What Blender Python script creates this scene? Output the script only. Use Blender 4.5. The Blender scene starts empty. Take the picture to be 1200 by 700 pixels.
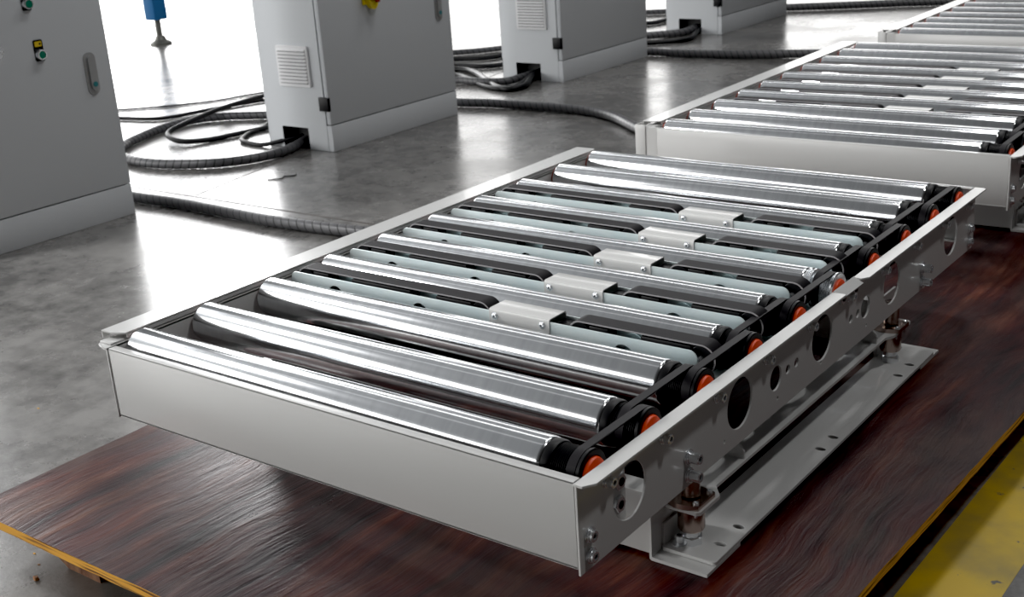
import bpy, bmesh, math, random
from mathutils import Vector, Matrix
random.seed(7)
C = bpy.context.scene.collection
PI = math.pi
FLOOR = -350.0            # survey height of the floor (mm, conveyor flange = 0)
BOARD = -252.0
S = 0.001

# ------------------------------------------------------------------ materials
def mat(name, col, rough=.5, metal=0., spec=.5, noise=None, bump=None, coat=0., aniso=0.):
    m = bpy.data.materials.new(name); m.use_nodes = True
    nt = m.node_tree; b = nt.nodes['Principled BSDF']
    b.inputs['Base Color'].default_value = (*col, 1); b.inputs['Roughness'].default_value = rough
    b.inputs['Metallic'].default_value = metal; b.inputs['Specular IOR Level'].default_value = spec
    b.inputs['Coat Weight'].default_value = coat; b.inputs['Anisotropic'].default_value = aniso
    tc = nt.nodes.new('ShaderNodeTexCoord')
    if noise:                       # (scale vec, second colour, amount)
        mp = nt.nodes.new('ShaderNodeMapping'); mp.inputs['Scale'].default_value = noise[0]
        nt.links.new(tc.outputs['Object'], mp.inputs['Vector'])
        n = nt.nodes.new('ShaderNodeTexNoise'); n.inputs['Scale'].default_value = 1; n.inputs['Detail'].default_value = 6
        nt.links.new(mp.outputs[0], n.inputs['Vector'])
        mx = nt.nodes.new('ShaderNodeMix'); mx.data_type = 'RGBA'
        mx.inputs['A'].default_value = (*col, 1); mx.inputs['B'].default_value = (*noise[1], 1)
        r = nt.nodes.new('ShaderNodeMapRange'); r.inputs['From Min'].default_value = .35; r.inputs['From Max'].default_value = .65
        r.inputs['To Max'].default_value = noise[2]
        nt.links.new(n.outputs['Fac'], r.inputs['Value']); nt.links.new(r.outputs[0], mx.inputs['Factor'])
        nt.links.new(mx.outputs['Result'], b.inputs['Base Color'])
    if bump:                        # (scale vec, strength, distance)
        mp = nt.nodes.new('ShaderNodeMapping'); mp.inputs['Scale'].default_value = bump[0]
        nt.links.new(tc.outputs['Object'], mp.inputs['Vector'])
        n = nt.nodes.new('ShaderNodeTexNoise'); n.inputs['Scale'].default_value = 1; n.inputs['Detail'].default_value = 3
        nt.links.new(mp.outputs[0], n.inputs['Vector'])
        bp = nt.nodes.new('ShaderNodeBump'); bp.inputs['Strength'].default_value = bump[1]; bp.inputs['Distance'].default_value = bump[2]
        nt.links.new(n.outputs['Fac'], bp.inputs['Height']); nt.links.new(bp.outputs[0], b.inputs['Normal'])
    return m

M = {}
M['paint'] = mat('light_grey_paint', (.57, .57, .56), .25, 0, .6, coat=.25, bump=((900, 900, 900), .12, .0004))
M['cab'] = mat('cabinet_grey_paint', (.56, .58, .60), .42, 0, .45, bump=((500, 500, 500), .1, .0004))
M['vent'] = mat('vent_plastic', (.72, .72, .73), .5)
M['steel'] = mat('brushed_steel', (.72, .735, .75), .15, 1., noise=((60, 1.5, 1.5), (.62, .63, .65), .7))
M['zinc'] = mat('blue_zinc_plate', (.60, .70, .715), .36, .25, noise=((14, 30, 30), (.70, .76, .755), .9))
M['beltedge'] = mat('worn_belt_edge', (.30, .29, .30), .5)
M['disc'] = mat('pale_blue_zinc_disc', (.50, .66, .69), .4, .2)
M['chrome'] = mat('bright_zinc_bolt', (.84, .86, .88), .22, .85)
M['bronze'] = mat('bronze_bushing', (.44, .35, .31), .24, 1.)
M['brass'] = mat('dull_brass', (.34, .24, .14), .4, 1.)
M['black'] = mat('black_plastic', (.005, .005, .006), .42, 0, .22)
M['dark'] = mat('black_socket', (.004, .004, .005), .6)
M['belt'] = mat('black_rubber_belt', (.013, .012, .014), .55, 0, .12, bump=((60, 900, 900), .1, .0003))
M['vbelt'] = mat('ribbed_black_belt', (.012, .011, .013), .5, 0, .15)
M['orange'] = mat('orange_plastic', (.90, .085, .008), .4)
M['seal'] = mat('red_brown_bearing_seal', (.38, .07, .045), .5)
M['green'] = mat('green_button', (.003, .17, .10), .3)
M['yellow'] = mat('yellow_plastic', (.85, .66, .02), .35)
M['red'] = mat('dark_red_plastic', (.30, .008, .008), .35)
M['label'] = mat('yellow_label', (.72, .50, .02), .4)
M['blue'] = mat('blue_machine_paint', (.02, .19, .47), .4)
M['footgrey'] = mat('levelling_foot_grey', (.22, .22, .20), .45, .5)
M['teal'] = mat('teal_lock', (.03, .20, .22), .3)
M['lock'] = mat('handle_grey_metal', (.36, .365, .37), .35, .4)
M['slat_shade'] = mat('painted_slat_shade', (.10, .10, .105), .7)
M['hose'] = mat('grey_spiral_wrap', (.085, .085, .09), .42)
M['groove'] = mat('spiral_wrap_gap', (.012, .012, .013), .6)
M['cable'] = mat('black_cable', (.006, .006, .007), .45, 0, .3)
M['timber'] = mat('rough_timber', (.15, .065, .035), .85, noise=((60, 90, 20), (.30, .16, .08), .8), bump=((90, 90, 60), .8, .004))
M['chip'] = mat('wood_chip', (.32, .14, .05), .8)
M['chipy'] = mat('yellow_chip', (.70, .38, .03), .7)

def plyedge():
    m = bpy.data.materials.new('yellow_plywood_edge'); m.use_nodes = True; nt = m.node_tree; b = nt.nodes['Principled BSDF']
    tc = nt.nodes.new('ShaderNodeTexCoord'); mp = nt.nodes.new('ShaderNodeMapping'); mp.inputs['Scale'].default_value = (9, 9, 260)
    n = nt.nodes.new('ShaderNodeTexNoise'); n.inputs['Scale'].default_value = 1; n.inputs['Detail'].default_value = 5
    r = nt.nodes.new('ShaderNodeValToRGB'); e = r.color_ramp.elements
    e[0].position = .36; e[0].color = (.16, .055, .008, 1); e[1].position = .52; e[1].color = (.80, .40, .045, 1)
    nt.links.new(tc.outputs['Object'], mp.inputs[0]); nt.links.new(mp.outputs[0], n.inputs['Vector']); nt.links.new(n.outputs['Fac'], r.inputs[0])
    nt.links.new(r.outputs[0], b.inputs['Base Color']); b.inputs['Roughness'].default_value = .7
    return m
M['plyedge'] = plyedge()

def plywood():
    m = bpy.data.materials.new('red_brown_film_plywood'); m.use_nodes = True; nt = m.node_tree; b = nt.nodes['Principled BSDF']
    L = nt.links.new; N = nt.nodes.new
    tc = N('ShaderNodeTexCoord')
    # gentle warp so the grain waves round knots
    w = N('ShaderNodeTexNoise'); w.inputs['Scale'].default_value = 2.6; w.inputs['Detail'].default_value = 2
    L(tc.outputs['Object'], w.inputs['Vector'])
    sc = N('ShaderNodeVectorMath'); sc.operation = 'SCALE'; sc.inputs['Scale'].default_value = .10
    L(w.outputs['Color'], sc.inputs[0])
    ad = N('ShaderNodeVectorMath'); L(tc.outputs['Object'], ad.inputs[0]); L(sc.outputs[0], ad.inputs[1])
    def streak(sx, sy, det=8, rough=.62):
        mp = N('ShaderNodeMapping'); mp.inputs['Scale'].default_value = (sx, sy, 1); L(ad.outputs[0], mp.inputs[0])
        n = N('ShaderNodeTexNoise'); n.inputs['Scale'].default_value = 1; n.inputs['Detail'].default_value = det; n.inputs['Roughness'].default_value = rough
        L(mp.outputs[0], n.inputs['Vector']); return n
    n1 = streak(22, 2.2, 10, .66); n2 = streak(7, 2.2, 5); n3 = streak(90, 9, 4); n4 = streak(4, 2.6, 6, .7)
    def ramp(src, stops):
        r = N('ShaderNodeValToRGB'); e = r.color_ramp.elements
        e[0].position, e[0].color = stops[0][0], (*stops[0][1], 1); e[1].position, e[1].color = stops[-1][0], (*stops[-1][1], 1)
        for p, c in stops[1:-1]:
            x = e.new(p); x.color = (*c, 1)
        L(src, r.inputs[0]); return r
    base = ramp(n1.outputs['Fac'], [(.34, (.004, .0015, .003)), (.45, (.032, .005, .007)), (.54, (.048, .009, .007)), (.62, (.085, .026, .017)), (.74, (.17, .075, .045))])
    big = ramp(n2.outputs['Fac'], [(.36, (.38, .34, .48)), (.53, (1, 1, 1)), (.66, (1.5, 1.2, 1.0))])
    mu = N('ShaderNodeMix'); mu.data_type = 'RGBA'; mu.blend_type = 'MULTIPLY'; mu.inputs['Factor'].default_value = 1
    L(base.outputs[0], mu.inputs['A']); L(big.outputs[0], mu.inputs['B'])
    # dry, grey worn patches
    dust = ramp(n4.outputs['Fac'], [(.52, (0, 0, 0)), (.66, (.5, .5, .5))])
    mx = N('ShaderNodeMix'); mx.data_type = 'RGBA'; L(dust.outputs[0], mx.inputs['Factor']); L(mu.outputs['Result'], mx.inputs['A'])
    mx.inputs['B'].default_value = (.085, .048, .036, 1)
    L(mx.outputs['Result'], b.inputs['Base Color'])
    rr = N('ShaderNodeMapRange'); rr.inputs['From Min'].default_value = .3; rr.inputs['From Max'].default_value = .7
    rr.inputs['To Min'].default_value = .24; rr.inputs['To Max'].default_value = .52
    L(n4.outputs['Fac'], rr.inputs[0]); L(rr.outputs[0], b.inputs['Roughness'])
    a2 = N('ShaderNodeMath'); a2.operation = 'ADD'; L(n1.outputs['Fac'], a2.inputs[0]); L(n3.outputs['Fac'], a2.inputs[1])
    bp = N('ShaderNodeBump'); bp.inputs['Strength'].default_value = .5; bp.inputs['Distance'].default_value = .003
    L(a2.outputs[0], bp.inputs['Height']); L(bp.outputs[0], b.inputs['Normal'])
    b.inputs['Specular IOR Level'].default_value = .27
    return m
M['ply'] = plywood()

def concrete():
    m = bpy.data.materials.new('polished_concrete'); m.use_nodes = True; nt = m.node_tree; b = nt.nodes['Principled BSDF']
    L = nt.links.new; N = nt.nodes.new
    tc = N('ShaderNodeTexCoord')
    def noise(s, d=6, r=.6):
        n = N('ShaderNodeTexNoise'); n.inputs['Scale'].default_value = s; n.inputs['Detail'].default_value = d; n.inputs['Roughness'].default_value = r
        L(tc.outputs['Object'], n.inputs['Vector']); return n
    n1 = noise(1.5, 8, .68); n2 = noise(16, 6, .7); n3 = noise(160, 3)
    r = N('ShaderNodeValToRGB'); e = r.color_ramp.elements
    e[0].position = .40; e[0].color = (.068, .066, .064, 1); e[1].position = .62; e[1].color = (.22, .214, .207, 1)
    ma = N('ShaderNodeMath'); ma.operation = 'MULTIPLY_ADD'; ma.inputs[1].default_value = .45; L(n2.outputs['Fac'], ma.inputs[0])
    mb = N('ShaderNodeMath'); mb.operation = 'MULTIPLY'; mb.inputs[1].default_value = .6; L(n1.outputs['Fac'], mb.inputs[0])
    L(mb.outputs[0], ma.inputs[2]); L(ma.outputs[0], r.inputs[0]); L(r.outputs[0], b.inputs['Base Color'])
    rr = N('ShaderNodeMapRange'); rr.inputs['From Min'].default_value = .3; rr.inputs['From Max'].default_value = .7
    rr.inputs['To Min'].default_value = .14; rr.inputs['To Max'].default_value = .36
    L(n1.outputs['Fac'], rr.inputs[0]); L(rr.outputs[0], b.inputs['Roughness'])
    b.inputs['Specular IOR Level'].default_value = .6
    bp = N('ShaderNodeBump'); bp.inputs['Strength'].default_value = .12; bp.inputs['Distance'].default_value = .002
    a3 = N('ShaderNodeMath'); a3.operation = 'ADD'; L(n2.outputs['Fac'], a3.inputs[0]); L(n3.outputs['Fac'], a3.inputs[1])
    L(a3.outputs[0], bp.inputs['Height']); L(bp.outputs[0], b.inputs['Normal'])
    return m
M['floor'] = concrete()

def linepaint():
    m = bpy.data.materials.new('worn_yellow_line_paint'); m.use_nodes = True; nt = m.node_tree; b = nt.nodes['Principled BSDF']
    L = nt.links.new; N = nt.nodes.new
    tc = N('ShaderNodeTexCoord')
    n1 = N('ShaderNodeTexNoise'); n1.inputs['Scale'].default_value = 26; n1.inputs['Detail'].default_value = 4; L(tc.outputs['Object'], n1.inputs['Vector'])
    r1 = N('ShaderNodeMapRange'); r1.inputs['From Min'].default_value = .66; r1.inputs['From Max'].default_value = .70; L(n1.outputs['Fac'], r1.inputs[0])
    n2 = N('ShaderNodeTexNoise'); n2.inputs['Scale'].default_value = 7; n2.inputs['Detail'].default_value = 5; L(tc.outputs['Object'], n2.inputs['Vector'])
    r2 = N('ShaderNodeValToRGB'); e = r2.color_ramp.elements
    e[0].position = .35; e[0].color = (.30, .225, .045, 1); e[1].position = .6; e[1].color = (.56, .38, .012, 1)
    L(n2.outputs['Fac'], r2.inputs[0])
    mx = N('ShaderNodeMix'); mx.data_type = 'RGBA'; L(r1.outputs[0], mx.inputs['Factor']); L(r2.outputs[0], mx.inputs['A']); mx.inputs['B'].default_value = (.09, .085, .07, 1)
    L(mx.outputs['Result'], b.inputs['Base Color']); b.inputs['Roughness'].default_value = .5
    return m
M['line'] = linepaint()

# ------------------------------------------------------------------ mesh helpers (mm)
class MB:
    """collects shapes in mm around origin o and links them as ONE mesh object"""
    def __init__(s, o=(0, 0, 0)): s.bm = bmesh.new(); s.o = Vector(o); s.mats = []
    def mi(s, m):
        if m not in s.mats: s.mats.append(m)
        return s.mats.index(m)
    def _new(s, verts, faces, m, smooth):
        k = s.mi(m); vs = [s.bm.verts.new(Vector(v) - s.o) for v in verts]; out = []
        for f in faces:
            try:
                g = s.bm.faces.new([vs[i] for i in f]); g.material_index = k; g.smooth = smooth; out.append(g)
            except ValueError: pass
        return out
    def box(s, x0, x1, y0, y1, z0, z1, m, bev=0.0):
        v = [(x, y, z) for x in (x0, x1) for y in (y0, y1) for z in (z0, z1)]
        f = [(0, 1, 3, 2), (4, 6, 7, 5), (0, 4, 5, 1), (2, 3, 7, 6), (0, 2, 6, 4), (1, 5, 7, 3)]
        fs = s._new(v, f, m, False)
        if bev:
            es = list({e for g in fs for e in g.edges})
            r = bmesh.ops.bevel(s.bm, geom=es, offset=bev, segments=2, affect='EDGES', profile=.5)
            for g in r['faces']: g.material_index = s.mi(m)
        return s
    def prism(s, poly, axis, a, b, m, smooth=False):
        """poly: 2D outline in the two other axes (x<y<z order), extruded along axis from a to b"""
        def P(p, t):
            return {'x': (t, p[0], p[1]), 'y': (p[0], t, p[1]), 'z': (p[0], p[1], t)}[axis]
        n = len(poly); v = [P(p, a) for p in poly] + [P(p, b) for p in poly]
        f = [tuple(range(n)), tuple(range(2 * n - 1, n - 1, -1))]
        s._new(v, f, m, False)
        s._new(v, [(i, (i + 1) % n, n + (i + 1) % n, n + i) for i in range(n)], m, smooth)
        return s
    def lathe(s, prof, c, axis, m, seg=32, smooth=True, caps=True):
        """prof: (t, r) along axis from centre point c"""
        v = []; n = len(prof)
        for t, r in prof:
            for k in range(seg):
                a = 2 * PI * k / seg; u, w = r * math.cos(a), r * math.sin(a)
                v.append({'x': (c[0] + t, c[1] + u, c[2] + w), 'y': (c[0] + w, c[1] + t, c[2] + u), 'z': (c[0] + u, c[1] + w, c[2] + t)}[axis])
        f = [(i * seg + k, i * seg + (k + 1) % seg, (i + 1) * seg + (k + 1) % seg, (i + 1) * seg + k) for i in range(n - 1) for k in range(seg)]
        s._new(v, f, m, smooth)
        if caps:
            s._new(v[:seg], [tuple(range(seg))], m, False); s._new(v[-seg:], [tuple(range(seg))], m, False)
        return s
    def cyl(s, c, axis, t0, t1, r, m, seg=32, ch=0.0):
        p = [(t0, r), (t1, r)] if not ch else [(t0, r - ch), (t0 + ch, r), (t1 - ch, r), (t1, r - ch)]
        return s.lathe(p, c, axis, m, seg)
    def hexn(s, c, axis, t0, t1, r, m): 
        return s.lathe([(t0, r), (t1 - 1, r), (t1, r * .9)], c, axis, m, 6, False)
    def loop(s, c0, c1, r, th, axis, a, b, m, seg=16, edge=None):
        """closed belt loop round two equal circles c0,c1 (2D points in the plane normal to axis)"""
        dx, dy = c1[0] - c0[0], c1[1] - c0[1]; ang = math.atan2(dy, dx); pts = []
        for c, s0 in ((c1, -PI / 2), (c0, PI / 2)):
            for k in range(seg + 1): pts.append((c, ang + s0 + PI * k / seg))
        if isinstance(a, tuple): pass
        n = len(pts); v = []
        for rr in (r, r + th):
            for side in (0, 1):
                for c, t in pts:
                    w = (a, b)[side]; w = w[0] if (isinstance(w, tuple) and c is c0) else (w[1] if isinstance(w, tuple) else w)
                    p = (c[0] + rr * math.cos(t), c[1] + rr * math.sin(t))
                    v.append({'x': (w, p[0], p[1]), 'y': (p[0], w, p[1])}[axis])
        I = lambda q, k: q * n + k % n
        f = []
        for k in range(n):
            f += [(I(0, k), I(0, k + 1), I(1, k + 1), I(1, k)), (I(2, k), I(3, k), I(3, k + 1), I(2, k + 1)),
                  (I(0, k), I(2, k), I(2, k + 1), I(0, k + 1)), (I(1, k), I(1, k + 1), I(3, k + 1), I(3, k))]
        fs = s._new(v, f, m, False)
        for i, g in enumerate(fs):
            if i % 4 < 2: g.smooth = False
            if edge and i % 4 >= 2: g.material_index = s.mi(edge)
            elif i % 4 in (1, 0): g.smooth = True
        return s
    def link(s, name, parent=None, auto=35):
        bmesh.ops.recalc_face_normals(s.bm, faces=s.bm.faces[:])
        for v in s.bm.verts: v.co *= S
        me = bpy.data.meshes.new(name); s.bm.to_mesh(me); s.bm.free()
        for m in s.mats: me.materials.append(M[m])
        me.set_sharp_from_angle(angle=math.radians(auto))
        o = bpy.data.objects.new(name, me); C.objects.link(o)
        place(o, s.o, parent); return o

ORG = {}
def place(o, org, parent):
    """org is in survey mm; parents keep their own survey origin in ORG"""
    ORG[o.name] = Vector(org)
    if parent is not None:
        o.parent = parent; o.location = (Vector(org) - ORG[parent.name]) * S
    else:
        o.location = (Vector(org) - Vector((0, 0, FLOOR))) * S

def empty(name, org, label, cat, group=None):
    o = bpy.data.objects.new(name, None); o.empty_display_size = .1; C.objects.link(o); place(o, org, None)
    return tag(o, label, cat, group)
def tag(o, label=None, cat=None, group=None, kind=None):
    if label: o['label'] = label
    if cat: o['category'] = cat
    if group: o['group'] = group
    if kind: o['kind'] = kind
    return o
def copy_obj(o, name, parent, org):
    c = o.copy(); c.name = name; C.objects.link(c); place(c, org, parent); return c

def circ(cx, cy, r, n=40): return [(cx + r * math.cos(2 * PI * k / n), cy + r * math.sin(2 * PI * k / n)) for k in range(n)]
def slot(cx, cy, l, r, n=10):     # slot long in the second axis direction
    return [(cx + r * math.cos(PI * k / n), cy + l + r * math.sin(PI * k / n)) for k in range(n + 1)] + \
           [(cx + r * math.cos(PI + PI * k / n), cy - l + r * math.sin(PI + PI * k / n)) for k in range(n + 1)]
def rrect(x0, x1, y0, y1, r, n=5):
    out = []
    for cx, cy, a0 in ((x1 - r, y1 - r, 0), (x0 + r, y1 - r, PI / 2), (x0 + r, y0 + r, PI), (x1 - r, y0 + r, 1.5 * PI)):
        for k in range(n + 1): out.append((cx + r * math.cos(a0 + PI / 2 * k / n), cy + r * math.sin(a0 + PI / 2 * k / n)))
    return out
def sheet(name, outline, holes, axis, a, b, m, parent, org=(0, 0, 0), bev=.5):
    """sheet-metal plate with real holes cut through; outline in the two axes other than `axis`"""
    cu = bpy.data.curves.new(name, 'CURVE'); cu.dimensions = '2D'; cu.fill_mode = 'BOTH'
    ins = bev
    def add(pts):
        sp = cu.splines.new('POLY'); sp.points.add(len(pts) - 1)
        for q, p in zip(sp.points, pts): q.co = (p[0], p[1], 0, 1)
        sp.use_cyclic_u = True
    add(outline)
    for h in holes: add(h)
    cu.extrude = abs(b - a) / 2 - ins; cu.bevel_depth = ins; cu.bevel_resolution = 0; cu.offset = -ins
    t = bpy.data.objects.new('tmp', cu); C.objects.link(t)
    dg = bpy.context.evaluated_depsgraph_get(); me = bpy.data.meshes.new_from_object(t.evaluated_get(dg))
    bpy.data.objects.remove(t); bpy.data.curves.remove(cu)
    me.name = name; mid = (a + b) / 2
    for v in me.vertices:
        u, w, h = v.co
        p = {'x': (mid + h, u, w), 'y': (u, mid + h, w), 'z': (u, w, mid + h)}[axis]
        v.co = (Vector(p) - Vector(org)) * S
    bm = bmesh.new(); bm.from_mesh(me); bmesh.ops.remove_doubles(bm, verts=bm.verts[:], dist=1e-6)
    bmesh.ops.recalc_face_normals(bm, faces=bm.faces[:]); bm.to_mesh(me); bm.free()
    for p in me.polygons: p.use_smooth = False
    me.materials.clear(); me.materials.append(M[m])
    o = bpy.data.objects.new(name, me); C.objects.link(o); place(o, org, parent); return o

def join_into(o, mb):
    """merge an MB's geometry (built with same origin) into mesh object o"""
    bm = bmesh.new(); bm.from_mesh(o.data)
    mats = [m.name for m in o.data.materials]; 
    bmesh.ops.recalc_face_normals(mb.bm, faces=mb.bm.faces[:])
    for v in mb.bm.verts: v.co *= S
    tmp = bpy.data.meshes.new('t'); mb.bm.to_mesh(tmp); mb.bm.free()
    n0 = len(bm.faces); bm.from_mesh(tmp); bm.faces.ensure_lookup_table()
    for k, mm in enumerate(mb.mats):
        if M[mm].name not in mats: o.data.materials.append(M[mm]); mats.append(M[mm].name)
    idx = [mats.index(M[mm].name) for mm in mb.mats]
    for f in bm.faces[n0:]: f.material_index = idx[f.material_index]
    bm.to_mesh(o.data); bm.free(); bpy.data.meshes.remove(tmp)

# ------------------------------------------------------------------ the conveyor
YS = [62.0, 200.5, 350.3, 506.2, 662.3, 819.2, 973.8, 1131.4, 1286.5, 1433.0]   # roller axes
ZC = -19.5
def bolt(parent, x, y, z, L=14, r=8, washer=12, name='socket_bolt'):
    b = MB((x, y, z))
    b.cyl((x, y, z), 'x', 0, 2.6, washer, 'chrome', 24, .5)
    b.cyl((x, y, z), 'x', 2.6, 5, washer * .86, 'chrome', 24, .4)
    b.lathe([(4.6, r), (5, r), (L - 1, r), (L, r - 1), (L, r * .55), (L - 4, r * .52)], (x, y, z), 'x', 'chrome', 20, True, False)
    b.cyl((x, y, z), 'x', L - 4.2, L - 3.8, r * .54, 'dark', 6)
    return b.link(name, parent)

def make_conveyor(label, variant=False):
    root = empty('roller_conveyor', (459, 747, BOARD), label, 'roller conveyor', 'roller conveyor modules in a line')
    # --- right side plate with its outward flange and all cut-outs
    H = -128
    out = [(0, -.5), (1488, -.5), (1488, -108), (1478, H), (0, H)]
    holes = [circ(y, -64, 39.5) for y in (118, 424, 716, 1023, 1343)] + [circ(y, -70, 20, 28) for y in (543.4, 899)] + \
            [circ(y, -71, 7.5, 18) for y in (586, 617, 835, 865)] + [circ(y, -106, 3, 10) for y in (375, 550, 712, 905)]
    sp = sheet('side_plate', out, holes, 'x', 918, 921.5, 'paint', root)
    f = MB()
    f.prism([(918, -2), (931, -2), (941.5, 14), (941.5, 763), (918, 763)], 'z', -3, 0, 'paint')
    f.prism([(918, 848), (932, 848), (941.5, 862), (941.5, 1489), (937, 1494), (918, 1494)], 'z', -3, 0, 'paint')
    f.prism([(918, 0), (919, 2), (937, -7), (936, -10), (920, -3)], 'y', 763, 848, 'paint')
    join_into(sp, f)
    # --- left side plate, flange, cover rail
    lp = MB()
    lp.box(-8, -5, 0, 1490, -124, 0, 'paint', .5)
    lp.prism([(-5, 0), (-12, -1), (-36, 7), (-42, 14), (-42, 1488), (-5, 1488)], 'z', -3.5, 0, 'paint')
    lp.box(-5, 14, 6, 1486, -124, -121, 'paint')
    lp.link('side_plate', root)
    rl = MB()
    rl.prism([(-58, 30), (-32, 30), (-8, 42), (-8, 1452), (-12, 1461), (-64, 1461)], 'z', 10, 12.5, 'paint')
    rl.prism([(-58, 30), (-55, 30), (-61, 1461), (-64, 1461)], 'z', 0, 11, 'paint')
    rl.prism([(-10, 44), (-8, 44), (-8, 1452), (-10, 1452)], 'z', 3, 8.6, 'paint')
    rl.link('cover_rail', root)
    br = MB(); br.box(-40, -10, 12, 40, 0, 3, 'paint', 1); br.link('rail_bracket', root)
    if variant:
        cp = MB(); cp.box(-56, -1, -3, 0, -124, 10, 'paint', .6); cp.box(-56, -53, 0, 32, -124, 10, 'paint', .5); cp.link('corner_plate', root)
    # --- end panels
    for y0, y1, yf in ((0, 3, 14), (1488, 1491, 1476)):
        p = MB(); p.box(0, 917.5, y0, y1, -119.5, 1, 'paint', .8)
        p.box(1, 917, min(y0, yf), max(y1, yf), -1.6, 1.2, 'paint', .5)
        p.box(1, 917, min(y0, yf), max(y1, yf), -119.5, -117, 'paint')
        p.link('end_panel', root)
    # --- rollers
    protos = {}
    def roller(i, y):
        motor = (i == 5); o = (459, y, ZC)
        if motor in protos:
            src = protos[motor]; t = copy_obj(src, 'roller', root, o)
            for ch in list(src.children):
                c = ch.copy(); C.objects.link(c); c.parent = t
            return
        t = MB(o); a, b = 1.0, (843.2 if not motor else 850)
        t.lathe([(a, 27), (a + .8, 31), (a + 3.5, 33.9), (a + 7, 35), (b - 5, 35), (b - 1.6, 34.5), (b, 33), (b, 26)], (0, y, ZC), 'x', 'steel', 64)
        t = t.link('roller', root); protos[motor] = t
        c = MB(o); c.cyl((0, y, ZC), 'x', -4.4, 1.2, 27, 'seal', 32, 1); c.cyl((0, y, ZC), 'x', -8, -4, 9, 'chrome', 12); c.link('bearing_seal', t)
        if not motor:
            c = MB(o); c.lathe([(843, 32), (844.5, 33.8), (853, 33.8), (856.5, 32), (857, 26)], (0, y, ZC), 'x', 'black', 48); c.link('end_collar', t)
            c = MB(o); pr = [(856, 26)]
            x = 858.0
            while x < 895: pr += [(x, 28.6), (x + .7, 30.6), (x + 1.3, 30.6), (x + 2.0, 28.6)]; x += 2.9
            pr += [(898, 28), (898.2, 33.2), (902.5, 33.2), (904, 31.5), (904, 24.5), (900, 23)]
            c.lathe(pr, (0, y, ZC), 'x', 'black', 40, False); c.link('ribbed_pulley', t)
        else:
            c = MB(o); c.lathe([(849, 33), (851, 35), (855, 35), (856, 31.5), (859, 31.5), (860, 34.5), (863, 34.5), (864, 28)], (0, y, ZC), 'x', 'chrome', 48); c.link('end_collar', t)
            c = MB(o); pr = [(863, 26)]; x = 865.0
            while x < 899: pr += [(x, 28), (x + .8, 31), (x + 1.6, 31), (x + 2.4, 28)]; x += 3.3
            pr += [(899, 28), (899.5, 33.5), (903, 34.2), (905, 32), (905, 24)]
            c.lathe(pr, (0, y, ZC), 'x', 'chrome', 40, False); c.link('ribbed_pulley', t)
        c = MB(o); c.lathe([(900, 23.6), (905, 23.4), (908, 22), (909.5, 18), (910, 8)], (0, y, ZC), 'x', 'orange', 28); c.link('orange_cap', t)
        c = MB(o); c.lathe([(908, 7), (918, 7)], (0, y, ZC), 'x', 'chrome', 6, False); c.link('axle', t)
    for i, y in enumerate(YS): roller(i, y)
    # --- drive belts between neighbouring pulleys
    for i in range(9):
        outer = (i % 2 == 0); x0 = 884.0 if outer else 868.0
        b = MB((x0, YS[i], ZC)); b.loop((YS[i], ZC), (YS[i + 1], ZC), 30.7, 2.6, 'x', x0, x0 + 13, 'vbelt', 24); b.link('drive_belt', root)
    # --- bolts on the right plate
    for y in YS: bolt(root, 921.5, y + 1, -24, 14, 7.2, 9.5, 'axle_bolt')
    for y in (268, 1180):
        for z in (-82, -110): bolt(root, 921.5, y, z, 20, 8.2, 11.5)
    for y in (22, 1461):
        for z in (-80, -109): bolt(root, 921.5, y, z, 9, 8, 11, 'hex_bolt')
    for y, m_ in ((786, 'chrome'), (812, 'brass'), (838, 'chrome')):
        b = MB((921, y, -17)); b.hexn((921.5, y, -17), 'x', 0, 7 if m_ == 'chrome' else 2, 11, m_)
        if m_ == 'chrome': b.cyl((921.5, y, -17), 'x', 6.6, 8, 5, 'dark', 14)
        b.link('sensor_nut' if m_ == 'chrome' else 'brass_insert', root)
    # --- corner coupling seen through the first big hole
    b = MB((900, 120, -70)); b.box(868, 908, 96, 99, -112, -24, 'paint', .5); b.box(905, 908, 96, 128, -112, -26, 'paint', .5)
    cb = b.link('corner_bracket', root)
    for y, z in ((111, -50), (108, -82)):
        b = MB((905, y, z)); b.hexn((890, y, z), 'x', 0, 24, 12.5, 'chrome'); b.cyl((890, y, z), 'x', 23.6, 24.6, 6, 'dark', 20); b.link('hex_coupling', cb)
    # --- transfer belt units between rollers 3..8
    first = None
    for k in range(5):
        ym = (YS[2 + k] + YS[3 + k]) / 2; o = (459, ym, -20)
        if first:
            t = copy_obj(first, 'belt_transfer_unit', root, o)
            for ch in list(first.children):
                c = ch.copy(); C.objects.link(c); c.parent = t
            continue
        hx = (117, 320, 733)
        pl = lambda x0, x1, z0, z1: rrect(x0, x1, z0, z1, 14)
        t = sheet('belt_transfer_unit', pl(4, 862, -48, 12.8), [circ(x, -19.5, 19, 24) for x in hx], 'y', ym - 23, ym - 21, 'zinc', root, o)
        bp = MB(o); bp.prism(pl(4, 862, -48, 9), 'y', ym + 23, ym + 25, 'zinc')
        bp.box(30, 840, ym - 21, ym + 23, -48, -46, 'black'); join_into(t, bp)  # bottom plate coloured black to stand in for interior shade
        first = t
        for (xa, xb) in ((12, 468), (626, 884)):
            b = MB(o); b.loop((xa + 22, -4.0), (xb - 22, -4.0), 21.6, 2.6, 'y', ym - 12, ym + 19, 'belt', 18, 'beltedge')
            bb = b.link('transfer_belt', t)
            for x in (xa + 22, xb - 22):
                b = MB(o); b.cyl((x, ym, -4.0), 'y', -11, 18, 21.4, 'black', 36, 1); b.cyl((x, ym, -4.5), 'y', -21, 22, 6, 'chrome', 16); b.link('belt_pulley', t)
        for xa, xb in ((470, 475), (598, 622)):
            b = MB(o); b.box(xa, xb, ym - 20, ym + 22, -40, 5, 'black', 1); b.link('dark_fill_block', t)  # black blocks standing in for the shade between cover and belts
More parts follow.
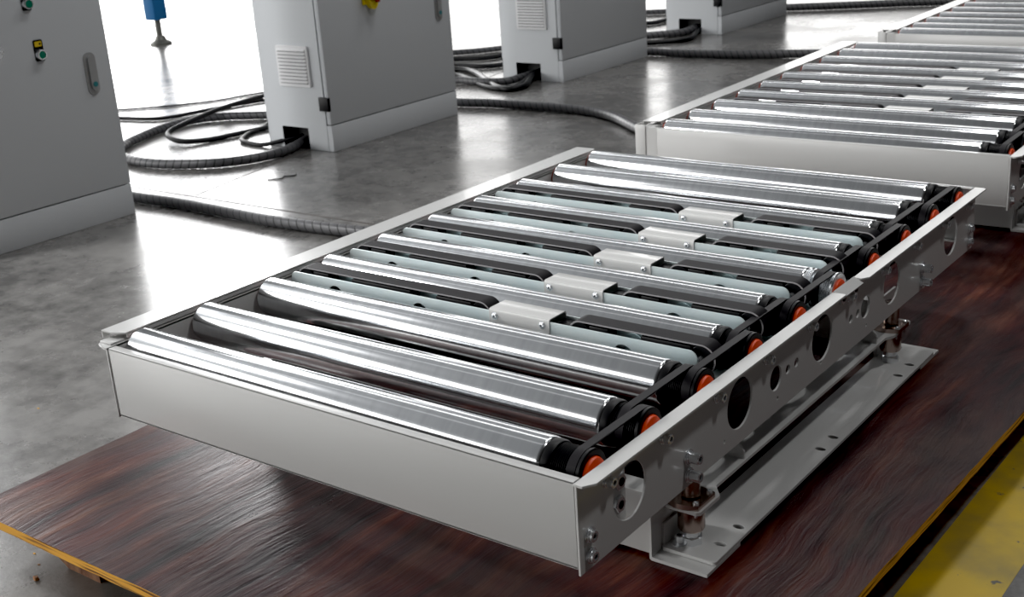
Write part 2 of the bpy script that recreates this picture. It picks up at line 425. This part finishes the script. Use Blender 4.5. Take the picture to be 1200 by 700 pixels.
        for x in (119, 322, 728):
            b = MB(o); b.lathe([(0, 17.5), (2.5, 17.5), (5, 14), (5, 6), (7, 6)], (x, ym + 15.5, -14), 'y', 'disc', 32); b.link('guide_disc', t)
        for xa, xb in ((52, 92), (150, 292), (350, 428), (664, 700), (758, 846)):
            b = MB(o); b.box(xa, xb, ym - 12, ym + 14, -30, 15, 'black', 2); b.link('dark_guide_bar', t)  # guide bars added in black to darken the space under the belt
        b = MB(o); a0, a1, z1 = 476, 597, 17.5
        y0, y1 = ym - 25, ym + 24
        prof = [(y0, -8), (y0, z1 - 4), (y0 + 1.2, z1 - 1.2), (y0 + 4, z1), (y1 - 4, z1), (y1 - 1.2, z1 - 1.2), (y1, z1 - 4), (y1, -8),
                (y1 - 1.6, -8), (y1 - 1.6, z1 - 4.5), (y1 - 4.5, z1 - 1.8), (y0 + 4.5, z1 - 1.8), (y0 + 1.6, z1 - 4.5), (y0 + 1.6, -8)]
        b.prism(prof, 'x', a0, a1, 'paint'); cv = b.link('cover_plate', t)
        for x in (487.5, 583):
            b = MB(o); b.lathe([(0, 6.4), (-.8, 6.4), (-.8, 5), (-2.6, 4.6), (-3.4, 3), (-3.4, 1.8), (-2.4, 1.7)], (x, y0, 6), 'y', 'chrome', 20); b.cyl((x, y0, 6), 'y', -2.6, -2.4, 1.8, 'dark', 6); b.link('cover_screw', t)
    w = MB(); w.box(36, 872, 380, 1124, -62, -57, 'zinc', 1); w.box(36, 872, 380, 384, -120, -62, 'black'); w.link('light_block_plate', root)  # added light blocker under the transfers: keeps lamp light off the ledge
    # --- base: long foot angle, cross channels, lifting ledge, guide columns
    ft = sheet('foot_plate', rrect(872, 961, 270, 1158, 6), [slot(944, y, 7, 4.5) if False else [(943 + 9 * math.cos(2 * PI * q / 20), y + 5.5 * math.sin(2 * PI * q / 20)) for q in range(20)]
               for y in (319, 376, 667, 718, 1014, 1072)], 'z', -246, -240, 'paint', root)
    w = MB(); w.box(872, 876, 276, 352, -240, -205, 'paint', .5); w.box(872, 876, 1080, 1152, -240, -205, 'paint', .5); join_into(ft, w)
    for ya, yb, yc in ((246, 346, 255), (1084, 1182, 1140)):
        w = MB(); w.prism([(868, -129), (872, -129), (872, -246), (961, -246.2), (961, -251.5), (871, -251.5), (868, -249)], 'y', ya, yb, 'paint')
        w.link('base_bracket', root)
        w = MB(); w.box(40, 867, yc, yc + 36, -247, -150, 'paint', 1); w.link('cross_beam', root)
    w = MB(); w.prism([(873, 282), (879, 276), (928, 276), (933, 281), (933, 338), (914, 362), (914, 1020), (924, 1040), (924, 1122), (919, 1128), (873, 1128)], 'z', -178, -173, 'paint')
    for y in (456, 985): w.prism([(874, -173), (911, -173), (911, -160), (884, -128), (874, -128)], 'y', y, y + 4, 'paint')
    w.link('lifting_ledge', root)
    for y in (305, 1075):
        g = MB((903, y, -240)); cc = (904, y, 0)
        g.cyl(cc, 'z', -163, -120, 13.8, 'bronze', 32, .6); g.cyl(cc, 'z', -173, -162, 8, 'black', 24)
        g = g.link('guide_post', root)
        h = MB((903, y, -240))
        h.prism([(876, y + 24), (870, y + 10), (870, y - 10), (878, y - 24), (893, y - 31), (908, y - 31), (929, y - 24), (929, y + 26), (908, y + 31), (890, y + 31)], 'z', -173, -165, 'bronze')
        h.lathe([(-178, 20), (-214, 20), (-217, 18.5)], cc, 'z', 'bronze', 40)
        h = h.link('guide_bushing', g)
        h = MB((903, y, -240)); h.hexn(cc, 'z', -240, -228, 17, 'chrome'); h.cyl(cc, 'z', -229, -216, 13, 'chrome', 24); h.link('lock_nut', g)
        for dx, dy in ((19, -20), (19, 21), (-24, -17), (-24, 18)):
            h = MB((903, y, -240)); q = (904 + dx, y + dy, 0)
            h.lathe([(-165, 4.6), (-161.5, 4.2), (-161, 2.4), (-163, 2.2)], q, 'z', 'chrome', 14); h.cyl(q, 'z', -186, -177.8, 2.2, 'chrome', 10); h.link('flange_screw', g)
    for y in (290, 1140):
        b = MB((892, y, -240)); q = (892, y, 0); b.cyl(q, 'z', -240, -238, 11, 'chrome', 24, .4); b.lathe([(-238, 7), (-226, 7), (-225, 6), (-225, 3.6), (-229, 3.5)], q, 'z', 'chrome', 20, True, False)
        b.cyl(q, 'z', -229, -228.8, 3.7, 'dark', 6); b.link('foot_bolt', root)
    # left-hand side feet (hidden side of the same base)
    w = MB(); w.box(20, 100, 270, 1158, -251.5, -246, 'paint', .5); w.box(24, 28, 276, 1152, -246, -129, 'paint', .5); w.link('foot_plate', root)
    return root

conv = make_conveyor('nearest roller conveyor with five belt transfer units, its end panel facing the camera')
def copy_tree(o, parent=None):
    c = o.copy(); C.objects.link(c); c.parent = parent
    for ch in list(o.children): copy_tree(ch, c)
    return c
rear_corner = None
for (ox, oy, rot, lab) in ((-14, 1766, 1.0, 'middle roller conveyor of the line, standing just behind the nearest one'),
                      (-14, 3502, .6, 'farthest roller conveyor, only its left corner showing at the upper right edge')):
    c = copy_tree(conv); rz = math.radians(rot); lv = Matrix.Rotation(rz, 3, 'Z') @ Vector((459, 747, 0))
    c.location = (Vector((ox, oy, BOARD)) + lv - Vector((0, 0, FLOOR))) * S; c.rotation_euler.z = rz; c['label'] = lab
    for ch in c.children:
        if ch.name.startswith('belt_transfer_unit'): ch.location.z -= .012
    if rear_corner is None:
        ORG['__c'] = Vector((459, 747, BOARD))
        cp = MB((459, 747, BOARD)); cp.box(-64, -33, -3, 0, -124, 8, 'paint', .6); cp.box(-64, -61, 0, 30, -124, 8, 'paint', .5); cp.box(-33.2, 1.5, -.3, 3, -119.5, 1.1, 'paint'); cp.box(-33, 1, 0, 14, -1.6, 1.3, 'paint')
        k = cp.link('corner_plate'); k.parent = c; k.location = (0, 0, 0); rear_corner = k
    else:
        k = rear_corner.copy(); C.objects.link(k); k.parent = c; k.location = (0, 0, 0)

# ------------------------------------------------------------------ plywood boards on timber runners
def board(poly, label, runners):
    cx = sum(p[0] for p in poly) / len(poly); cy = sum(p[1] for p in poly) / len(poly)
    r = empty('plywood_board', (cx, cy, FLOOR), label, 'wooden board', 'plywood boards under the conveyors')
    # slightly ragged outline
    pts = []
    for i in range(len(poly)):
        a, b = Vector(poly[i]), Vector(poly[(i + 1) % len(poly)]); n = int((b - a).length / 25); nrm = Vector((-(b - a).y, (b - a).x)).normalized()
        for k in range(n): pts.append(tuple(a + (b - a) * k / n + nrm * (random.uniform(-.6, .6) if k else 0)))
    b = MB((cx, cy, FLOOR)); n = len(pts)
    b._new([(p[0], p[1], BOARD - .3) for p in pts], [tuple(range(n))], 'ply', False)
    b.mi('plyedge')
    v = [(p[0], p[1], BOARD - .3) for p in pts] + [(p[0], p[1], BOARD - 16) for p in pts]
    b._new(v, [(i, (i + 1) % n, n + (i + 1) % n, n + i) for i in range(n)], 'plyedge', False)
    b._new([(p[0], p[1], BOARD - 16) for p in pts], [tuple(range(n))], 'plyedge', False)
    b.link('panel', r)
    for x0, x1, y0, y1 in runners:
        b = MB((cx, cy, FLOOR)); h = BOARD - 16.3
        # waney-edged block: rounded outer side
        prof = [(x1, FLOOR), (x1, h), (x0 - 10, h), (x0 - 2, h - 18), (x0 + 14, h - 42), (x0 + 40, FLOOR + 12), (x0 + 62, FLOOR)]
        b.prism(prof, 'y', y0, y1, 'timber'); b.link('timber_runner', r)
board([(-188, -193), (1135, -197), (1221, 2300), (-182, 2300)], 'red-brown plywood board with yellow edges under the nearest conveyor',
      [(-88, 62, -132, 60), (-88, 62, 700, 900), (-88, 62, 1400, 1600), (520, 670, -110, 2200), (860, 990, 0, 2200)])
board([(-120, 2312), (1222, 2312), (1270, 3900), (-120, 3900)], 'dark plywood board under the middle conveyor, behind the nearest board',
      [(60, 180, 2350, 3850), (900, 1040, 2350, 3850)])
board([(-120, 3912), (1270, 3912), (1300, 5150), (-120, 5150)], 'plywood board under the farthest conveyor, nearly hidden by the middle one',
      [(60, 180, 3950, 5100), (900, 1040, 3950, 5100)])

# ------------------------------------------------------------------ floor
fl = MB((0, 0, FLOOR)); fl.box(-16000, 9000, -6000, 26000, FLOOR - 60, FLOOR, 'floor'); tag(fl.link('floor'), kind='structure')
def strip(name, a, b, w, z, m):
    a, b = Vector(a), Vector(b); d = (b - a).normalized(); n = Vector((-d.y, d.x)) * w / 2
    o = MB((a.x, a.y, FLOOR)); o.prism([tuple(a + n), tuple(b + n), tuple(b - n), tuple(a - n)], 'z', FLOOR, FLOOR + z, m); return o.link(name)
M['joint'] = mat('floor_joint_filler', (.06, .05, .045), .7)
tag(strip('trim_1', (-5500, 1590), (-200, 1640), 9, .35, 'joint'), kind='structure')
tag(strip('trim_2', (-1852, 1640), (-2700, 5800), 9, .35, 'joint'), kind='structure')
yl = MB((1200, 600, FLOOR)); yl.prism([(1129, -400), (1262, -400), (1300, 2600), (1176, 2600)], 'z', FLOOR, FLOOR + .5, 'line')
tag(yl.link('yellow_floor_line'), 'worn yellow safety line painted on the floor right of the plywood board', 'floor marking')

# ------------------------------------------------------------------ control cabinets
def cabinet(y, w, label, face=-1855, kind=0):
    d = 375; o = (face - d / 2, y + w / 2, FLOOR); T = 1500; top = FLOOR + T; F0 = FLOOR
    r = empty('control_cabinet', o, label, 'control cabinet', 'grey control cabinets in a row')
    # body and plinth; the side facing the viewer has a real cable opening cut in it
    dz = 27                                     # thickness of door + gap
    b = MB(o); b.box(face - d, face - dz, y + 3, y + w - 2, F0 + 108, top, 'cab', 1.5)
    b.link('body', r)
    pl = MB(o)
    pl.box(face - d, face - 2, y + w - 4, y + w - 1, F0 + 1, F0 + 107, 'cab'); pl.box(face - 4, face - 1, y + 2, y + w - 1, F0 + 1, F0 + 105.5, 'cab', .5)
    pl.box(face - d, face - d + 3, y, y + w, F0 + 1, F0 + 107, 'cab'); plo = pl.link('plinth', r)
    # viewer-side skin with opening
    ox0, ox1, oz = face - 288, face - 136, F0 + 88
    pts = [(face - d, F0 + 1), (ox0, F0 + 1), (ox0, F0 + 18), (ox0, oz), (ox1, oz), (ox1, F0 + 18), (ox1 + .01, F0 + 14), (ox1, F0 + 1), (face - 29, F0 + 1), (face - 29, top), (face - d, top)]
    sk = MB(o); sk.prism([(p[0], p[1]) for p in pts], 'y', y, y + 3, 'cab'); sk.link('side_panel', r)
    st = MB(o); st.box(face - 27, face - 1, y, y + 3, F0 + 1, F0 + 105.5, 'cab', .5); join_into(plo, st)
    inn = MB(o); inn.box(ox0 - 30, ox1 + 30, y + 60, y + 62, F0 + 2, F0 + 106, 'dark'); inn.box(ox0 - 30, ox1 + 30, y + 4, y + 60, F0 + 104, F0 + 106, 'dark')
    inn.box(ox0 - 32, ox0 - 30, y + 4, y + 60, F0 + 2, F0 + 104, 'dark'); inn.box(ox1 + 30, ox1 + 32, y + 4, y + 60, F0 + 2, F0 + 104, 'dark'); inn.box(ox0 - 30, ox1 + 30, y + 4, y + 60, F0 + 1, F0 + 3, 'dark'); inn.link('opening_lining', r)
    # door
    dr = MB(o); dr.box(face - 21, face, y - 1, y + w, F0 + 109, top + 2, 'cab', 2.2); dr = dr.link('door', r)
    h = MB(o); h.box(face - 50, face + 1.5, y - 9, y + 6, F0 + 164, F0 + 219, 'black', 1.5); h.link('hinge', dr)
    # ventilation filter
    v = MB(o); vx0, vx1, vz0, vz1 = face - 262, face - 84, FLOOR + 256, FLOOR + 418
    v.prism(rrect(vx0, vx1, vz0, vz1, 6), 'y', y - 9, y, 'vent')
    for k in range(10):
        z = vz0 + 16 + k * 14
        v.prism([(y - 16, z), (y - 16, z + 3), (y - 9, z + 9.5), (y - 8, z + 6)], 'x', vx0 + 10, vx1 - 10, 'vent')
    for k in range(10):
        z = vz0 + 12 + k * 14; v.box(vx0 + 11, vx1 - 11, y - 9.6, y - 9, z, z + 3.4, 'slat_shade')  # dark strips painted as the shade under each louvre slat
    v.link('vent_filter', r)
    # door handle (swing lever in a recess)
    hx = y + w - 78; hz = FLOOR + 492
    hb = MB(o); hb.prism(rrect(hx - 22, hx + 22, hz - 68, hz + 68, 20), 'x', face, face + 3, 'lock')
    hb = hb.link('handle_plate', dr)
    l = MB(o); l.prism(rrect(hx - 11, hx + 13, hz - 52, hz + 56, 11), 'x', face + 3, face + 11, 'lock'); l.link('handle_lever', hb)
    l = MB(o); l.cyl((face, hx + 2, hz - 34), 'x', 10.5, 13, 8.5, 'teal', 20); l.link('key_lock', hb)
    def button(by, bz):
        p = MB(o); p.prism(rrect(by - 16, by + 16, bz - 20, bz + 46, 6), 'x', face, face + 3, 'black'); p.link('button_plate', dr)
        p = MB(o); p.prism(rrect(by - 12, by + 12, bz + 25, bz + 41, 2), 'x', face + 3, face + 3.6, 'label')
        p.cyl((face + 3.5, by + 6, bz + 33), 'x', 0, .5, 3.5, 'dark', 12); p.link('button_label', dr)
        p = MB(o); p.lathe([(3, 16), (16, 16), (18, 14.5), (18, 12)], (face, by, bz), 'x', 'chrome', 32, True, False); p.lathe([(14, 13), (17, 13), (17.6, 11)], (face, by, bz), 'x', 'green', 28); p.link('green_button', dr)
    if kind == 1:
        button(y + 358, FLOOR + 580); button(y + 345, FLOOR + 737)
        k = MB(o); k.cyl((face, y + 195, FLOOR + 600), 'x', 0, 14, 24, 'lock', 28, 2); k.prism([(y + 183, FLOOR + 592), (y + 192, FLOOR + 580), (y + 222, FLOOR + 612), (y + 213, FLOOR + 624)], 'x', face + 12, face + 40, 'chrome'); k.link('selector_knob', dr)
    else:
        yy, zz = y + 283, FLOOR + 588
        k = MB(o); k.box(face, face + 9, yy - 42, yy + 42, zz - 42, zz + 42, 'yellow', 3)
        star = []
        for a in range(32):
            an = 2 * PI * a / 32; rr = 46 + 13 * math.cos(3 * (an + PI / 2) ) ; star.append((yy + rr * math.cos(an), zz - 2 + rr * math.sin(an)))
        k.prism(star, 'x', face + 9, face + 30, 'yellow'); k = k.link('main_switch', dr)
        g = MB(o); g.cyl((face, yy, zz), 'x', 30, 42, 27, 'red', 32, 2); g.box(face + 42, face + 56, yy - 9, yy + 9, zz - 34, zz + 26, 'red', 3); g.link('switch_handle', k)
    return r
cabinet(776, 608, 'grey control cabinet at the left edge with green push buttons', kind=1)
cabinet(2348, 783, 'grey control cabinet second from the left, yellow and red main switch on its door')
cabinet(3940, 800, 'grey control cabinet third from the left, black hoses entering its low opening', face=-1840)
cabinet(5556, 880, 'farthest grey control cabinet at the top of the picture', face=-1822)

# ------------------------------------------------------------------ hoses and cables
def smooth(pts, n=10):
    P = [Vector(p) for p in pts]; P = [P[0] * 2 - P[1]] + P + [P[-1] * 2 - P[-2]]; out = []
    for i in range(1, len(P) - 2):
        for k in range(n):
            t = k / n
            out.append(.5 * ((2 * P[i]) + (P[i + 1] - P[i - 1]) * t + (2 * P[i - 1] - 5 * P[i] + 4 * P[i + 1] - P[i + 2]) * t * t + (3 * P[i] - P[i - 1] - 3 * P[i + 1] + P[i + 2]) * t ** 3))
    out.append(P[-2]); return out
def hose(name, pts, r, label, cat, wrap=False, m='cable', group=None, z=None):
    pts = [(p[0], p[1], p[2] if len(p) > 2 else FLOOR + r + .5) for p in pts]
    c = smooth(pts, 24)
    # resample to even steps
    step = 5.5 if wrap else 18; path = [c[0]]; acc = 0
    for a, b in zip(c, c[1:]):
        L = (b - a).length; t = step - acc
        while t <= L: path.append(a.lerp(b, t / L)); t += step
        acc = (acc + L) % step if L else acc
    o = MB(tuple(path[0])); seg = 16; rings = []; bm = o.bm
    k0, k1 = o.mi(m), o.mi('groove' if wrap else m)
    up = Vector((0, 0, 1))
    for i, p in enumerate(path):
        d = (path[min(i + 1, len(path) - 1)] - path[max(i - 1, 0)]).normalized(); sd = d.cross(up).normalized(); u2 = sd.cross(d)
        ring = []
        for j in range(seg):
            a = 2 * PI * j / seg; rr = r
            q = p + (sd * math.cos(a) + u2 * math.sin(a)) * rr
            if wrap: q += d * (r * .55 * math.cos(a + .8))
            if wrap and i % 6 == 0: q = p + (q - p) * .955
            ring.append(bm.verts.new(q - o.o))
        rings.append(ring)
    for i in range(len(rings) - 1):
        for j in range(seg):
            f = bm.faces.new((rings[i][j], rings[i][(j + 1) % seg], rings[i + 1][(j + 1) % seg], rings[i + 1][j])); f.smooth = True
            f.material_index = k1 if (wrap and i % 6 == 0) else k0
    bm.faces.new(rings[0]); bm.faces.new(rings[-1])
    ob = o.link(name); return tag(ob, label, cat, group)
F = FLOOR
G1 = 'grey spiral wrapped hoses on the floor'; G2 = 'black cables on the floor'
hose('spiral_hose', [(-2700, 1500), (-2300, 1478), (-1971, 1482), (-1753, 1492), (-1512, 1482), (-1294, 1472), (-1130, 1479), (-990, 1492), (-780, 1520), (-450, 1560), (-260, 1575)], 19,
     'grey spiral-wrapped hose running from behind the left cabinet to the nearest conveyor', 'hose', True, 'hose', G1)
hose('spiral_hose', [(-2085, 2440, F + 24), (-2062, 2380, F + 22), (-2035, 2302), (-2010, 2200), (-2030, 2086), (-2104, 1980), (-2236, 1899), (-2371, 1860), (-2514, 1865), (-2700, 1930), (-2800, 2040), (-2850, 2130),
     (-2930, 2330), (-2948, 2520), (-2860, 2640), (-2678, 2735), (-2500, 2800)], 19, 'grey spiral-wrapped hose looping out of the second cabinet opening', 'hose', True, 'hose', G1)
hose('black_cable', [(-3900, 2350), (-3600, 2420), (-3397, 2466), (-3186, 2538), (-3118, 2793), (-3042, 3040), (-2900, 3300)], 9, 'black cable farther back, crossing the bright floor between left and second cabinets', 'cable', group=G2)
hose('thin_black_cable', [(-4200, 2300), (-3626, 2624), (-3336, 2922), (-3234, 3213), (-3000, 3700)], 5, 'thinnest black cable on the bright floor left of the second cabinet', 'cable', group=G2)
hose('black_cable', [(-3050, 3150, F + 40), (-2950, 2965, F + 50), (-2870, 2650, F + 58), (-2780, 2352, F + 50), (-2740, 2225, F + 34), (-2621, 2186, F + 20), (-2548, 2265), (-2508, 2421), (-2470, 2600)], 11,
     'thick black cable bent in a tight hairpin left of the second cabinet', 'cable', group=G2)
hose('black_cable', [(-2560, 2640), (-2490, 2520), (-2470, 2440), (-2400, 2340), (-2319, 2310), (-2230, 2305), (-2150, 2350, F + 24), (-2100, 2400, F + 36), (-2070, 2440, F + 40)], 9,
     'black cable curling into the second cabinet opening above the hose', 'cable', group=G2)
hose('spiral_hose', [(-3300, 4200), (-3150, 4380), (-3005, 4509), (-2902, 4596), (-2820, 4710), (-2700, 4900)], 16, 'grey wrapped hose farthest back between the second and third cabinets', 'hose', True, 'hose', G1)
hose('black_cable', [(-3100, 4180), (-2858, 4330), (-2700, 4400), (-2640, 4560), (-2600, 4700)], 13, 'upper black cable left of the third cabinet', 'cable', group=G2)
hose('black_cable', [(-2950, 3950), (-2701, 4138), (-2520, 4170), (-2443, 4262), (-2380, 4400)], 13, 'middle black cable left of the third cabinet', 'cable', group=G2)
hose('black_cable', [(-2900, 3900), (-2621, 4048), (-2442, 3990), (-2230, 3820), (-2060, 3680), (-1950, 3650), (-1930, 3740, F + 20), (-1990, 3880, F + 34), (-2030, 4000, F + 40)], 14,
     'thick black cable looping up into the third cabinet opening', 'cable', group=G2)
hose('black_cable', [(-2800, 3800), (-2560, 3920), (-2380, 3850), (-2200, 3720), (-2040, 3650), (-1975, 3680), (-1975, 3780, F + 20), (-2020, 3900, F + 30), (-2055, 4000, F + 34)], 11,
     'second black cable lying beside the thick one at the third cabinet opening', 'cable', group=G2)
hose('spiral_hose', [(-2700, 3560), (-2480, 3690), (-2370, 3750), (-2203, 3752), (-2090, 3800), (-2060, 3900, F + 26), (-2060, 4000, F + 28)], 19, 'grey wrapped hose entering the third cabinet opening', 'hose', True, 'hose', G1)
hose('spiral_hose', [(-2300, 3230), (-1962, 3268), (-1778, 3303), (-1500, 3312), (-1262, 3294), (-1088, 3223), (-897, 3080), (-640, 2900), (-300, 2800)], 20,
     'grey spiral-wrapped hose from behind the second cabinet to the middle conveyor', 'hose', True, 'hose', G1)
hose('spiral_hose', [(-2150, 4790), (-1826, 4770), (-1629, 4755), (-1346, 4788), (-951, 4909), (-600, 5000), (-300, 5040)], 22,
     'grey spiral-wrapped hose from behind the third cabinet to the farthest conveyor', 'hose', True, 'hose', G1)
hose('spiral_hose', [(-2200, 6450), (-1893, 6588), (-1603, 6707), (-1269, 6871), (-980, 6986), (-500, 7150)], 24, 'grey wrapped hose at the top edge behind the farthest cabinet', 'hose', True, 'hose', G1)
hose('spiral_hose', [(-3000, 6160), (-2751, 6290), (-2638, 6348), (-2400, 6460)], 18, 'grey wrapped hose farthest back between the third and fourth cabinets', 'hose', True, 'hose', G1)
hose('black_cable', [(-2700, 5700), (-2479, 5835), (-2436, 5999), (-2300, 6150)], 14, 'black cable left of the farthest cabinet', 'cable', group=G2)
hose('spiral_hose', [(-2400, 5080), (-2160, 5312), (-2040, 5440), (-2010, 5540, F + 30), (-2020, 5620, F + 34)], 22, 'grey wrapped hose entering the farthest cabinet opening', 'hose', True, 'hose', G1)
hose('black_cable', [(-2200, 5000), (-2036, 5106), (-1910, 5220), (-1900, 5340), (-1950, 5480, F + 24), (-2000, 5620, F + 30)], 13, 'black cable curving up into the farthest cabinet opening', 'cable', group=G2)

# ------------------------------------------------------------------ blue machine leg far left
lg = empty('machine_leg', (-5561, 4392, FLOOR), 'blue square machine leg on a round levelling foot, far left on the bright floor', 'machine leg')
b = MB((-5561, 4392, FLOOR)); b.box(-5625, -5515, 4337, 4447, FLOOR + 170, FLOOR + 1300, 'blue', 8); b.link('square_post', lg)
b = MB((-5561, 4392, FLOOR)); b.cyl((-5565, 4392, 0), 'z', FLOOR + 40, FLOOR + 175, 21, 'footgrey', 20)
b.lathe([(FLOOR, 74), (FLOOR + 14, 74), (FLOOR + 34, 40), (FLOOR + 60, 30), (FLOOR + 62, 20)], (-5561, 4392, 0), 'z', 'footgrey', 36); b.link('levelling_foot', lg)

# ------------------------------------------------------------------ small debris on the floor
def chip(x, y, s, m, lab, h=.35):
    o = MB((x, y, FLOOR)); n = 7; a0 = random.random() * 6
    base = [(x + s * random.uniform(.6, 1) * math.cos(a0 + 2 * PI * k / n), y + s * .6 * random.uniform(.5, 1) * math.sin(a0 + 2 * PI * k / n)) for k in range(n)]
    v = [(p[0], p[1], FLOOR) for p in base] + [(p[0] * .7 + x * .3, p[1] * .7 + y * .3, FLOOR + s * h * random.uniform(.6, 1.1)) for p in base]
    o._new(v, [tuple(range(n)), tuple(range(n, 2 * n))] + [(i, (i + 1) % n, n + (i + 1) % n, n + i) for i in range(n)], m, False)
    tag(o.link('wood_chip'), lab, 'debris', 'chips on the floor')
chip(-120, -135, 4.5, 'chipy', 'small yellow wood chip on the floor by the board corner')
chip(-81, -152, 4, 'chip', 'tiny brown wood chip on the floor between the yellow chip and the larger curl')
chip(-44, -181, 9, 'chip', 'larger curled brown wood chip on the floor at the bottom left', .6)
chip(-669, 230, 4.5, 'chipy', 'yellow wood chip lying alone on the floor left of the conveyor corner')
chip(-2026, 1831, 7, 'dark', 'black crumb on the bright floor in front of the looping hose')
hose('wire_scrap', [(-1765, 1905), (-1740, 1925), (-1728, 1950), (-1745, 1965), (-1715, 1990), (-1722, 2012)], 2.2, 'short crooked black wire scrap on the floor before the second cabinet', 'wire')

# ------------------------------------------------------------------ light: hall windows and skylights as a procedural sky
w = bpy.data.worlds.new('factory_hall_light'); bpy.context.scene.world = w; w.use_nodes = True
nt = w.node_tree; L = nt.links.new; N = nt.nodes.new; bg = nt.nodes['Background']
tc = N('ShaderNodeTexCoord'); nm = N('ShaderNodeVectorMath'); nm.operation = 'NORMALIZE'; L(tc.outputs['Generated'], nm.inputs[0])
sx = N('ShaderNodeSeparateXYZ'); L(nm.outputs[0], sx.inputs[0]); X, Y, Z = sx.outputs
def mth(op, a, b=None, c=None):
    n = N('ShaderNodeMath'); n.operation = op
    for i, v in enumerate((a, b, c)):
        if v is None: continue
        if isinstance(v, (int, float)): n.inputs[i].default_value = v
        else: L(v, n.inputs[i])
    return n.outputs[0]
def band(v, lo, hi, s):            # soft box 0..1
    def ss(x0, x1):
        r = N('ShaderNodeMapRange'); r.interpolation_type = 'SMOOTHSTEP'; L(v, r.inputs[0]); r.inputs['From Min'].default_value = x0; r.inputs['From Max'].default_value = x1; return r.outputs[0]
    return mth('MULTIPLY', ss(lo - s, lo + s), mth('SUBTRACT', 1.0, ss(hi - s, hi + s)))
def dot(v):
    n = N('ShaderNodeVectorMath'); n.operation = 'DOT_PRODUCT'; L(nm.outputs[0], n.inputs[0]); n.inputs[1].default_value = Vector(v).normalized(); return n.outputs['Value']
terms = []
def term(mask, col, k): terms.append((mask, col, k))
xl = mth('MULTIPLY_ADD', X, -.5, .5)                      # 1 towards -x
# ceiling glow, stronger over the left side
term(mth('MULTIPLY', band(Z, .10, 2, .08), mth('MULTIPLY', mth('POWER', xl, 3.0), 1.1)), (.95, .98, 1), .62)
# horizon wall
term(mth('MULTIPLY', band(Z, -.12, .12, .06), mth('MULTIPLY_ADD', mth('POWER', xl, 2.0), .9, .06)), (1, .99, .97), .30)
# very bright open gates far left
az = mth('ARCTAN2', Y, mth('MULTIPLY', X, -1.0))           # 0 at -x, growing towards +y
term(mth('MULTIPLY', band(az, .12, .80, .07), band(Z, -.02, .40, .07)), (1, 1, 1), 9.0)
term(mth('MULTIPLY', band(az, .78, 1.30, .16), band(Z, -.02, .30, .08)), (1, .99, .975), 3.3)
# window band on the -y side, lighting the end panels
term(mth('MULTIPLY', band(mth('MULTIPLY', Y, -1.0), .30, 2, .12), mth('MULTIPLY', band(Z, .05, .38, .045), mth('MULTIPLY', band(mth('MULTIPLY', X, -1.0), .10, 2, .14), mth('POWER', xl, 1.5)))), (1, .995, .98), 6.6)
# roof light strips parallel to the rollers (constant y/z)
sl = mth('DIVIDE', Y, mth('MAXIMUM', Z, .02))
for s0, wd, k in ((.80, .040, 6.0), (.10, .03, .7)):
    term(mth('MULTIPLY', band(sl, s0 - wd, s0 + wd, .02), mth('MULTIPLY', band(Z, .2, 2, .1), mth('POWER', xl, 1.2))), (1, 1, 1), k)
acc = None
for mask, col, k in terms:
    sc = N('ShaderNodeVectorMath'); sc.operation = 'SCALE'; sc.inputs[0].default_value = Vector(col) * k; L(mask, sc.inputs['Scale'])
    if acc is None: acc = sc.outputs[0]
    else:
        ad = N('ShaderNodeVectorMath'); L(acc, ad.inputs[0]); L(sc.outputs[0], ad.inputs[1]); acc = ad.outputs[0]
base = N('ShaderNodeVectorMath'); base.inputs[1].default_value = (.018, .017, .017); L(acc, base.inputs[0])
L(base.outputs[0], bg.inputs['Color']); bg.inputs['Strength'].default_value = 1.0
w.cycles.sampling_method = 'AUTOMATIC'

def area(loc, tgt, size, power, col=(1, 1, 1)):
    l = bpy.data.lights.new('roof_lamp', 'AREA'); l.shape = 'RECTANGLE'; l.size, l.size_y = size; l.energy = power; l.color = col
    o = bpy.data.objects.new('roof_lamp', l); C.objects.link(o); o.location = loc
    o.rotation_euler = (Vector(tgt) - Vector(loc)).to_track_quat('-Z', 'Y').to_euler(); return o
area((-2.5, -.25, 2.15), (.3, .5, .2), (.45, .45), 60)
area((2.8, 1.2, 5.0), (.92, .9, .2), (.35, .35), 52)
area((.1, 2.7, 5.2), (-1.2, 2.6, 0), (1.2, .5), 50)
area((-.1, 5.2, 5.2), (-1.2, 5.0, 0), (1.2, .5), 60)

# ------------------------------------------------------------------ camera
R = [[0.798033679527428, 0.5990941184234948, -0.06502679148081991], [0.15202564007805658, -0.3045681242154956, -0.9402799915294976], [-0.5831213005016809, 0.7404893618292098, -0.33413328765478956]]
cam = bpy.data.cameras.new('camera'); co = bpy.data.objects.new('camera', cam); C.objects.link(co)
r, d, f = Vector(R[0]), Vector(R[1]), Vector(R[2])
mw = Matrix((( r.x, -d.x, -f.x, 0), (r.y, -d.y, -f.y, 0), (r.z, -d.z, -f.z, 0), (0, 0, 0, 1)))
mw.translation = Vector((1692.20733571, -1077.77253138, 710.495923 - FLOOR)) * S
co.matrix_world = mw
cam.sensor_width = 36; cam.lens = 1452.518 / 1200 * 36; cam.clip_start = .05; cam.clip_end = 200
cam.dof.use_dof = True; cam.dof.focus_distance = 1.95; cam.dof.aperture_fstop = 11
sc = bpy.context.scene; sc.camera = co
sc.view_settings.view_transform = 'Standard'; sc.view_settings.look = 'None'; sc.view_settings.exposure = 0
sc.view_settings.use_curve_mapping = True; sc.view_settings.curve_mapping.black_level = (.006, .006, .006)
